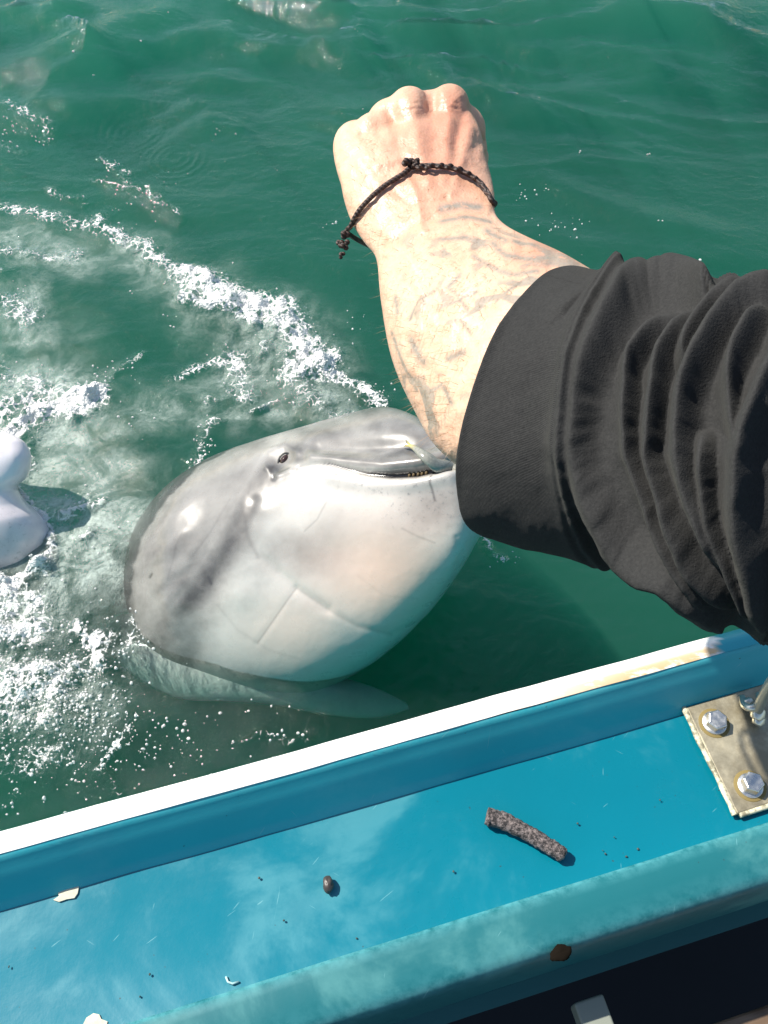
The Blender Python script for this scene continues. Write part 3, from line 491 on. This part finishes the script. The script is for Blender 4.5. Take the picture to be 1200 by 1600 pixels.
for L, wd, h in RG:
    D, T, SG = seg_dist(px+wx_, py+wy_, catmull(np.array(L), 26)); e = np.clip(T/.12, 0, 1)*np.clip((1-T)/.12, 0, 1) if wd < 0 else np.clip((1-T)/.12+.1, 0, 1)*(sstep(0, .28, T) if wd < 19 else 1)
    wl = np.where(SG > 0, wd*1.2, wd*.72); H = np.maximum(H, 1.15*h*np.exp(-np.abs(D/wl)**1.9)*np.clip(e, 0, 1)**.5)
sv = s*9+.25*np.sin(p*2*np.pi*2)+.35*fbm(np.cos(p*6.283)*1.5+s*6, np.sin(p*6.283)*1.5, 3, 15); gen = .012*(1-np.abs(((sv*3.1) % 2)-1)**.8)
bodyw = sstep(.34, .42, s); off = sstep(1190, 1260, px); H = H*frs*(1-off)+gen*bodyw*np.maximum(1-frs, off)
H = H-.0120*bodyw; H += .0004*fbm(px/30, py/30, 3, 17)+.0014*fbm(px/90, py/90, 2, 18)
sgn_t = np.exp(-((s-.355)/.012)**2); H -= .0015*sgn_t
V = V+Nr*H[:, None]; ij = s < .005
# turned-in hem: push the first rings inward
hem = np.clip((.075-s)/.075, 0, 1); 
cuff = (s < .36).astype(float); split = 'x'
kc = int(.352*nr_); uvs = np.stack([s*6, p*4], -1)
Vg = V.reshape(nr_, ns_, 3); uvg = uvs.reshape(nr_, ns_, 2)
def rings(a, b, name, cf):
    n_ = b-a; i = np.arange(n_-1)[:, None]*ns_; j = np.arange(ns_)[None, :]; j2 = (j+1) % ns_
    return mesh_obj(name, Vg[a:b].reshape(-1, 3), np.stack([i+j, i+j2, i+ns_+j2, i+ns_+j], -1).reshape(-1, 4), fab, person, uv=uvg[a:b].reshape(-1, 2), attrs={'cuff': np.full(n_*ns_, cf)})
rings(0, kc+1, 'cuff', 1.0); slv = rings(kc, nr_, 'sleeve', 0.0)

# bracelet of knotted cord
bm_ = mat('brown_cord', (.030, .018, .014), .6); g = G(bm_); wv = g.node('ShaderNodeTexWave', i_Vector=g.coord(), i_Scale=180.0, i_Distortion=2.0, bands_direction='DIAGONAL').outputs['Fac']; g.set(g.b.inputs['Normal'], g.bump(wv, .6, .001)); g.set(g.b.inputs['Base Color'], g.mix(wv, (.018, .010, .008), (.075, .045, .035)))
def on_arm(pts, off): return [q for q in (hit(bva, x_, y_, off) for x_, y_ in pts) if q is not None]
def wrap(pts, off, r, back_d):
    fp = on_arm(pts, off); L0, L1 = fp[0], fp[-1]; mid = (L0+L1)/2+FWD*back_d; bk = [L1+FWD*.012+(L1-L0)*.02, L1*.8+L0*.2+FWD*back_d*.8, mid, L0*.8+L1*.2+FWD*back_d*.8, L0+FWD*.012+(L0-L1)*.02]
    return tube(catmull(fp+bk+[fp[0]], 160), r, 10)
brc = mesh_obj('bracelet', *wrap([(553, 352), (566, 330), (590, 305), (612, 288), (632, 276), (645, 266), (668, 264), (692, 265), (714, 270), (735, 280), (752, 295), (765, 318)], .0020, .00135, .062), bm_, person)
wr2 = catmull(on_arm([(645, 266), (660, 268), (685, 267), (708, 270), (730, 280), (748, 296), (763, 322)], .0034), 60); hx = []
for k, q in enumerate(wr2): t = k*1.1; hx.append(q+.0007*(math.cos(t)*UP+math.sin(t)*FWD))
mesh_obj('braid', *tube(catmull(hx, 240), .0010, 8), bm_, brc)
for kx, ky, n, sz in ((634, 264, 5, .0026), (654, 262, 4, .0022), (548, 362, 5, .0028), (547, 378, 4, .0025), (546, 392, 2, .0018)):
    q = hit(bva, max(kx, 552), ky if kx > 600 else 350, .004)
    if q is None: continue
    q = q+(kx-max(kx, 552))*RIGHT*.5/F-(0 if kx > 600 else (ky-350))*UP*.5/F
    ps = [ball(q+rng.normal(0, sz*.45, 3), sz*.62, 10, 7) for _ in range(n+2)]
    v, f = join_raw(ps); mesh_obj('knot', v, f, bm_, brc)

# ------------------------------------------------------------------ boat
TH = math.radians(16.1); BD = np.array([math.cos(TH), math.sin(TH), 0]); BN = np.array([-math.sin(TH), math.cos(TH), 0])
def bn(y, z, x=600): return float(PZ(x, y, z)@BN)
paint = mat('turquoise_gelcoat', (.0, .25, .38), .35)
def boat_paint(m, base, faded, rough=.33, dirt=.5):
    g = G(m); co = g.coord(); n = g.noise(co, 7, 6, .62, .5); n2 = g.noise(co, 3.2, 4, .6, 1.0); cc = g.mix(g.ramp(n2, .35, .7, 0, .35), base, tuple(x*.8 for x in base))
    cl = g.math('MULTIPLY', g.ramp(n, .50, .64), g.ramp(g.noise(co, 28, 5, .6), .3, .6, .5, 1)); cc = g.mix(g.math('MULTIPLY', cl, dirt), cc, faded)
    cc = g.mix(g.ramp(g.noise(co, 240, 2, .5), .74, .80, 0, .8), cc, (.03, .05, .05)); cc = g.mix(g.math('MULTIPLY', g.attr('worn'), g.ramp(g.noise(co, 90, 5, .7), .3, .65)), cc, (.14, .44, .48))
    for rz, sd in ((.5, 3.0), (-.9, 9.0), (1.7, 15.0), (2.5, 21.0)):
        rt = g.node('ShaderNodeMapping', i_Vector=co, i_Rotation=(0, 0, rz), i_Location=(sd, sd, 0)); mp = g.node('ShaderNodeMapping', i_Vector=rt.outputs[0], i_Scale=(40, 620, 1)); sc = g.noise(mp.outputs[0], 1.0, 1, .4)
        cc = g.mix(g.math('MULTIPLY', g.ramp(sc, .79, .82), g.ramp(g.noise(co, 13+sd, 3), .50, .62, 0, .42)), cc, (.22, .46, .48))
    g.set(g.b.inputs['Base Color'], cc); g.set(g.b.inputs['Roughness'], g.ramp(n, .4, .75, rough, rough+.25)); g.set(g.b.inputs['Normal'], g.bump(g.math('ADD', g.noise(co, 20, 5, .6), g.math('MULTIPLY', g.noise(co, 300, 2), .12)), .25, .0012)); g.b.inputs['Specular IOR Level'].default_value = .32
boat_paint(paint, (.001, .15, .21), (.08, .30, .34), .24, .40)
rail = mat('worn_turquoise_rail', (.03, .3, .36), .4); boat_paint(rail, (.010, .125, .145), (.08, .26, .26), .42, .6)
rimp = mat('faded_blue_rim', (.03, .2, .32), .3); boat_paint(rimp, (.026, .38, .45), (.10, .42, .48), .3, .35)
white = mat('white_rim_cap', (.82, .82, .80), .4); g = G(white); co = g.coord(); st = g.math('MULTIPLY', g.attr('rust'), g.ramp(g.noise(g.coord('Object', (1, 3, 1)), 30, 5, .7), .36, .52)); g.set(g.b.inputs['Base Color'], g.mix(st, g.mix(g.noise(co, 60, 4), (.76, .77, .75), (.86, .86, .84)), (.58, .40, .20)))
g.set(g.b.inputs['Base Color'], g.mix(g.attr('blue'), g.b.inputs['Base Color'].links[0].from_socket, (.026, .30, .37))); g.set(g.b.inputs['Normal'], g.bump(g.noise(co, 90, 4), .3, .001))
ZF = .430
def bend(u): return 0.0
prof_pts = {}
n1 = bn(1140, .472); n2 = bn(1168, .474); n3 = bn(1245, ZF); n4 = bn(1473, ZF+.002); n5 = bn(1577, ZF-.003)
def extrude(name, prof, m, parent, u0=-1.5, u1=1.8, n=400, wav=.0006, attrs=None, seed=0):
    prof = np.array(prof); pu = np.linspace(u0, u1, n); k = len(prof); U = np.repeat(pu, k); Q = np.tile(prof, (n, 1))
    jn = wav*fbm(U*9, Q[:, 0]*4+seed, 3, seed); V = U[:, None]*BD+(Q[:, 0]+jn)[:, None]*BN+np.stack([0*U, 0*U, Q[:, 1]+wav*.6*fbm(U*14, Q[:, 0]*30, 3, seed+4)], -1)
    i = np.arange(n-1)[:, None]*k; j = np.arange(k-1)[None, :]; Fc = np.stack([i+j, i+k+j, i+k+j+1, i+j+1], -1).reshape(-1, 4)
    return mesh_obj(name, V, Fc, m, parent, attrs={a: fn(U, Q) for a, fn in (attrs or {}).items()})
boat = empty('boat', (0, .1, 0), 'turquoise boat side with white topped rim and channelled gunwale', 'boat')
def arc(c0, c1, r, a0, a1, n=8): return [(c0+r*math.cos(t), c1+r*math.sin(t)) for t in np.linspace(a0, a1, n)]
EX0 = .472
wrn = lambda U, Q: np.zeros(len(U))
# outer hull plank (sea side), from the rim to under the water
extrude('hull', [(n1+.004, EX0-.022), (n1-.012, .40), (n1-.03, .2), (n1-.05, 0), (n1-.10, -.2), (n1-.2, -.35), (n1-.8, -.42), (n1-1.3, -.40)], rimp, boat, n=120, attrs={'worn': wrn})
uend = float(PZ(1122, 1010, .47)@BD); urust = float(PZ(1000, 1040, .47)@BD); urw = float(PZ(860, 1080, .47)@BD)
extrude('rim_cap', [(n1+.004, EX0-.024), (n1+.006, EX0-.012), (n1+.004, EX0-.004), (n1-.001, EX0), (n1*.7+n2*.3, EX0+.003), (n1*.4+n2*.6, EX0+.0035), (n2, EX0+.002)], white, boat, n=700, wav=.0013, attrs={'rust': lambda U, Q: sstep(urw-.09, urust, U)*sstep(n1-.002, n2+.004, Q[:, 0]), 'blue': lambda U, Q: sstep(uend-.002, uend+.002, U+.006*fbm(Q[:, 0]*120, U*30, 2, 7))}, seed=3)
dn_ = n2-n3
extrude('rim', [(n2+.0008, EX0+.001), (n2-.002, EX0-.0005), (n2-dn_*.15, EX0-.004), (n2-dn_*.35, EX0-.010), (n2-dn_*.55, EX0-.018), (n2-dn_*.72, EX0-.026), (n2-dn_*.85, EX0-.033), (n2-dn_*.95, EX0-.038), (n3-.001, ZF+.002), (n3-.004, ZF-.003)], rimp, boat, wav=.0007, attrs={'worn': lambda U, Q: sstep(n2-.004, n2+.001, Q[:, 0])*.6}, seed=5)
extrude('gunwale', [(n3+.004, ZF-.0006), (n3*.75+n4*.25, ZF-.0015), (n3*.5+n4*.5, ZF-.002), (n3*.25+n4*.75, ZF-.0015), (n4+.004, ZF), (n4-.002, ZF+.001)], paint, boat, n=500, wav=.0007, attrs={'worn': lambda U, Q: np.zeros(len(U))}, seed=8)
extrude('inner_rail', [(n4+.0005, ZF-.003), (n4, ZF+.003), (n4-.003, ZF+.0055), (n4-.010, ZF+.006), (n4*.5+n5*.5, ZF+.0055), (n5+.008, ZF+.004), (n5+.003, ZF+.001), (n5, ZF-.004), (n5-.001, ZF-.012), (n5-.002, ZF-.03), (n5-.002, ZF-.085)], rail, boat, n=500, wav=.0007,
        attrs={'worn': lambda U, Q: np.maximum(np.exp(-((Q[:, 0]-n4+.001)/.0018)**2)*.8, np.exp(-((Q[:, 0]-n5-.004)/.004)**2)*.35)}, seed=9)
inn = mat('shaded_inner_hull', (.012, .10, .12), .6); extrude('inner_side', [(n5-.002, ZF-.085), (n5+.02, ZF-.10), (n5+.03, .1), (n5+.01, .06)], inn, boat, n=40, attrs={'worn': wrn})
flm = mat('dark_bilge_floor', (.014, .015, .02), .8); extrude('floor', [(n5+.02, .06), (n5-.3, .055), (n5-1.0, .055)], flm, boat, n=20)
# thwart and small block low inside the boat
def boxv(c0, ex, ey, ez, bev=0): 
    V = [c0+a*ex+b*ey+c_*ez for a in (-1, 1) for b in (-1, 1) for c_ in (-1, 1)]
    return V, [(0, 1, 3, 2), (4, 6, 7, 5), (0, 4, 5, 1), (2, 3, 7, 6), (0, 2, 6, 4), (1, 5, 7, 3)]
def bevel(o, wd, seg=3): b = o.modifiers.new('bevel', 'BEVEL'); b.width = wd; b.segments = seg; b.limit_method = 'ANGLE'
wood = mat('brown_thwart_wood', (.16, .10, .06), .6); g = G(wood); wv = g.node('ShaderNodeTexWave', i_Vector=g.coord('Object', (1, 8, 8)), i_Scale=6.0, i_Distortion=5.0, i_Detail=4.0).outputs['Fac']; g.set(g.b.inputs['Base Color'], g.mix(wv, (.12, .075, .045), (.22, .15, .10)))
c0 = PZ(1170, 1592, .28); o = mesh_obj('thwart', *boxv(c0-BN*.085, BD*.16, BN*.09, np.array([0, 0, .012])), wood, boat, smooth=False); bevel(o, .004)
blk = mat('grey_block_plastic', (.22, .24, .20), .5); c1 = PZ(926, 1590, .34); o = mesh_obj('block', *boxv(c1, BD*.0125, BN*.013, np.array([0, 0, .010])), blk, boat, smooth=False); bevel(o, .002)
# bolted plate at the right
ZP = ZF+.0055
pl = [PZ(1072, 1105, ZP), PZ(1152, 1272, ZP), PZ(1420, 1182, ZP), PZ(1420, 1000, ZP)]
stl = mat('stainless_plate', (.33, .31, .25), .42, .5); g = G(stl); co = g.coord(); g.set(g.b.inputs['Base Color'], g.mix(g.ramp(g.noise(co, 22, 6, .7), .35, .65), (.26, .225, .15), (.50, .45, .32))); g.set(g.b.inputs['Roughness'], g.ramp(g.noise(co, 60, 5, .7), .3, .7, .30, .62)); g.set(g.b.inputs['Normal'], g.bump(g.noise(co, 120, 5, .7), .3, .001))
dn3 = np.array([0, 0, -.0048]); plate = mesh_obj('mounting_plate', [q for q in pl]+[q+dn3 for q in pl], [(0, 1, 2, 3), (7, 6, 5, 4), (0, 4, 5, 1), (1, 5, 6, 2), (2, 6, 7, 3), (3, 7, 4, 0)], stl, boat, smooth=False); bevel(plate, .0012)
if plate.data.polygons[0].normal.z < 0: plate.data.flip_normals()
cau = mat('cream_sealant', (.62, .56, .38), .6); g = G(cau); g.set(g.b.inputs['Base Color'], g.mix(g.ramp(g.noise(g.coord(), 160, 4, .7), .4, .62), (.66, .62, .44), (.22, .20, .13)))
cp = catmull([pl[0]+dn3*.35-BD*.0012+BN*.001, pl[0]*.66+pl[1]*.34+dn3*.35-BD*.0018, pl[0]*.33+pl[1]*.67+dn3*.35-BD*.0010, pl[1]+dn3*.35-BD*.0016], 60)
v, f = tube(cp+rng.normal(0, .00005, cp.shape), .0024+.0003*np.sin(np.arange(60)*.45), 8, flat=.8); mesh_obj('sealant', v, f, cau, boat)
v, f = tube(catmull([pl[1]+dn3*.4+BD*.002-BN*.001, pl[1]*.6+pl[2]*.4+dn3*.4-BN*.0015, pl[2]+dn3*.4-BN*.001], 60), .0022, 8); mesh_obj('sealant', v, f, cau, boat)
bolt = mat('zinc_bolt', (.62, .62, .60), .28, .9); g = G(bolt); g.set(g.b.inputs['Roughness'], g.ramp(g.noise(g.coord(), 200, 4), .3, .7, .2, .5)); rustm = mat('rust_ring', (.20, .15, .05), .8)
for bx, by, rot, tilt in ((1116, 1130, .3, .05), (1172, 1228, .75, -.04)):
    q = PZ(bx, by, ZP); q[2] = ZP; bmm = bmesh.new(); zz = 0
    def ngon(r, z, n=6, ph=rot): return [bmm.verts.new((r*math.cos(ph+2*math.pi*k/n), r*math.sin(ph+2*math.pi*k/n), z)) for k in range(n)]
    r0 = .0088; a, b_, c_ = ngon(r0, 0), ngon(r0, .0078), ngon(r0*.86, .0088)
    for A_, B_ in ((a, b_), (b_, c_)):
        for k in range(6): bmm.faces.new((A_[k], A_[(k+1) % 6], B_[(k+1) % 6], B_[k]))
    bmm.faces.new(c_); me = bpy.data.meshes.new('bolt'); bmm.to_mesh(me); bmm.free(); me.materials.append(bolt)
    o = bpy.data.objects.new('bolt', me); COL.objects.link(o); me.transform(Matrix.Translation(Vector(q)) @ Matrix.Rotation(tilt, 4, 'X')@Matrix.Translation((0, 0, .0016))); o.parent = plate; bevel(o, .0005, 2)
    wv_, wf_ = tube([q+np.array([0, 0, -.0002]), q+np.array([0, 0, .0009]), q+np.array([0, 0, .0018])], [.0102, .0104, .0098], 28); mesh_obj('washer', wv_, wf_, bolt).parent = plate
    wv_, wf_ = tube([q+np.array([0, 0, -.0003]), q+np.array([0, 0, .0004])], [.0135, .0125], 28); mesh_obj('rust_ring', wv_, wf_, rustm).parent = plate
# shackle with pin and nuts at the edge
sh = empty('shackle', tuple(PZ(1185, 1110, ZP)), None, None); sh.parent = boat; sh.matrix_parent_inverse = Matrix.Translation(boat.location).inverted()
alu = mat('bright_worn_steel', (.72, .70, .60), .3, .8)
def chunk(name, V_, F_, m_): o = mesh_obj(name, V_, F_, m_); o.parent = sh; o.matrix_parent_inverse = Matrix.Translation(Vector(tuple(PZ(1185, 1110, ZP)))).inverted(); return o
q = PZ(1172, 1098, ZP+.004)
bow = catmull([PZ(1160, 1090, ZP+.004), PZ(1163, 1102, ZP+.012), PZ(1175, 1106, ZP+.017), PZ(1186, 1098, ZP+.014), PZ(1185, 1086, ZP+.005)], 40); chunk('bow', *tube(bow, .0030, 12), alu)
for cx, cy, zz, rr in ((1165, 1100, .006, .0062), (1180, 1114, .008, .0064), (1181, 1124, .004, .0055)):
    b0 = PZ(cx, cy, ZP+zz); t_ = np.array([.25, -.5, .8]); chunk('nut', *tube([b0, b0+t_*.002, b0+t_*.006, b0+t_*.007], [rr*.9, rr, rr, rr*.8], 6), alu)
rope = mat('pale_rod_metal', (.45, .45, .38), .4, .6); chunk('rod', *tube(catmull([PZ(1182, 1112, ZP+.010), PZ(1200, 1075, ZP+.05), PZ(1225, 1040, ZP+.10), PZ(1260, 1000, ZP+.2)], 30), [.0045]*30, 14), rope)

# ------------------------------------------------------------------ small litter on the gunwale
def lump(name, px_, py_, sx, sy, sz, m_, label, cat, rot=0, group=None, seed=0, z=ZF):
    q = PZ(px_, py_, z); V_, F_ = ball((0, 0, 0), 1, 18, 12); V_ = np.array(V_); n_ = 1+.35*fbm(V_[:, 0]*1.6+seed*9+V_[:, 2], V_[:, 1]*1.6+V_[:, 2]*2, 3, seed); V_ = V_*n_[:, None]*np.array([sx, sy, sz]); c_, s_ = math.cos(rot), math.sin(rot)
    V_ = np.stack([V_[:, 0]*c_-V_[:, 1]*s_, V_[:, 0]*s_+V_[:, 1]*c_, V_[:, 2]], -1)+q+np.array([0, 0, sz*.75]); o = mesh_obj(name, V_, F_, m_); tag(o, label, cat, group); return o
rub = mat('crusty_grey_rubber', (.05, .045, .045), .8); g = G(rub); co = g.coord(); g.set(g.b.inputs['Base Color'], g.mix(g.ramp(g.noise(co, 330, 5, .75), .42, .62), (.025, .022, .022), (.24, .20, .19))); g.set(g.b.inputs['Normal'], g.bump(g.noise(co, 420, 5, .75), 1.0, .002))
sp = catmull([PZ(760, 1275, ZF+.0062), PZ(790, 1284, ZF+.006), PZ(825, 1302, ZF+.006), PZ(855, 1320, ZF+.006), PZ(884, 1338, ZF+.0055)], 70)
rad = np.interp(np.linspace(0, 1, 70), [0, .03, .5, .85, .96, 1], [.0066, .0070, .0064, .0060, .0052, .002])*(1+.05*fbm(np.arange(70)*.25, np.zeros(70), 2, 44)); v, f = tube(sp, rad, 20); v = np.array(v); v += .0009*np.stack([fbm(v[:, 0]*300, v[:, 1]*500, 2, 1), fbm(v[:, 0]*500, v[:, 1]*500, 2, 2), fbm(v[:, 0]*500, v[:, 1]*500, 2, 3)], -1)
tag(mesh_obj('stick', v, f, rub), 'short crusty dark grey stick lying on the turquoise gunwale', 'stick')
peb = mat('brown_pebble', (.05, .040, .035), .45, Coat_Weight=.25); lump('pebble', 513, 1383, .0042, .0062, .004, peb, 'small wet brown pebble alone in the middle of the gunwale', 'pebble', .2, seed=3)
chip = mat('bare_fibreglass', (.52, .50, .38), .8); g = G(chip); g.set(g.b.inputs['Base Color'], g.mix(g.noise(g.coord(), 300, 3), (.40, .38, .28), (.68, .66, .52)))
def flake(pts, label, h=.0008):
    q = [PZ(x_, y_, ZF+h) for x_, y_ in pts]; n = len(q); cc = sum(q)/n; V_ = q+[a-np.array([0, 0, h+.0006]) for a in q]+[cc+np.array([0, 0, .0004])]
    F_ = [(2*n, k, (k+1) % n) for k in range(n)]+[(k, n+k, n+(k+1) % n, (k+1) % n) for k in range(n)]
    o = mesh_obj('paint_flake', V_, F_, chip, smooth=False); tag(o, label, 'paint flake', 'flaked patches on the gunwale')
flake([(94, 1384), (104, 1379), (124, 1376), (123, 1386), (121, 1396), (116, 1403), (104, 1405), (92, 1409), (83, 1406), (92, 1400), (90, 1392)], 'bare cream chip in the paint just below the rim at far left')
flake([(135, 1590), (146, 1583), (155, 1585), (158, 1592), (168, 1596), (166, 1604), (150, 1608), (130, 1600)], 'bare cream chip in the paint at the bottom edge of the picture', .0008)
crl = mat('pale_shaving', (.35, .55, .55), .4); v, f = tube([PZ(353, 1526, ZF+.001), PZ(356, 1534, ZF+.0015), PZ(363, 1537, ZF+.002), PZ(373, 1534, ZF+.0012)], .0008, 8); tag(mesh_obj('paint_curl', v, f, crl), 'tiny pale curl of paint beside the inner rail', 'paint curl')
grit = mat('grit', (.05, .06, .05), .6); gp = []
for px_, py_ in ((708, 1364), (556, 1468), (1032, 1248), (943, 1330), (945, 1335), (978, 1335), (995, 1328), (908, 1287), (214, 1558), (235, 1523), (443, 1440), (405, 1370), (15, 1512), (960, 1305)):
    q = PZ(px_+rng.normal(0, 2), py_+rng.normal(0, 2), ZF); gp.append(ball(q+np.array([0, 0, .0005]), rng.uniform(.0004, .0011, 3), 7, 5))
v, f = join_raw(gp); tag(mesh_obj('grit', v, f, grit), 'dark specks of grit scattered on the gunwale', 'grit', kind='stuff')
# knocked edge on the inner rail
dent = mat('chipped_dark_core', (.010, .008, .006), .9, Specular_IOR_Level=0.0); q = PZ(876, 1489, ZF+.0035); V_, F_ = ball((0, 0, 0), 1, 20, 12); V_ = np.array(V_); V_ *= (1+.3*fbm(V_[:, 0]*2+4, V_[:, 1]*2+V_[:, 2], 3, 9))[:, None]
mesh_obj('chipped_edge', q+V_[:, :1]*BD*.0085+V_[:, 1:2]*BN*.0055+V_[:, 2:]*np.array([0, 0, .0022]), F_, dent, boat)
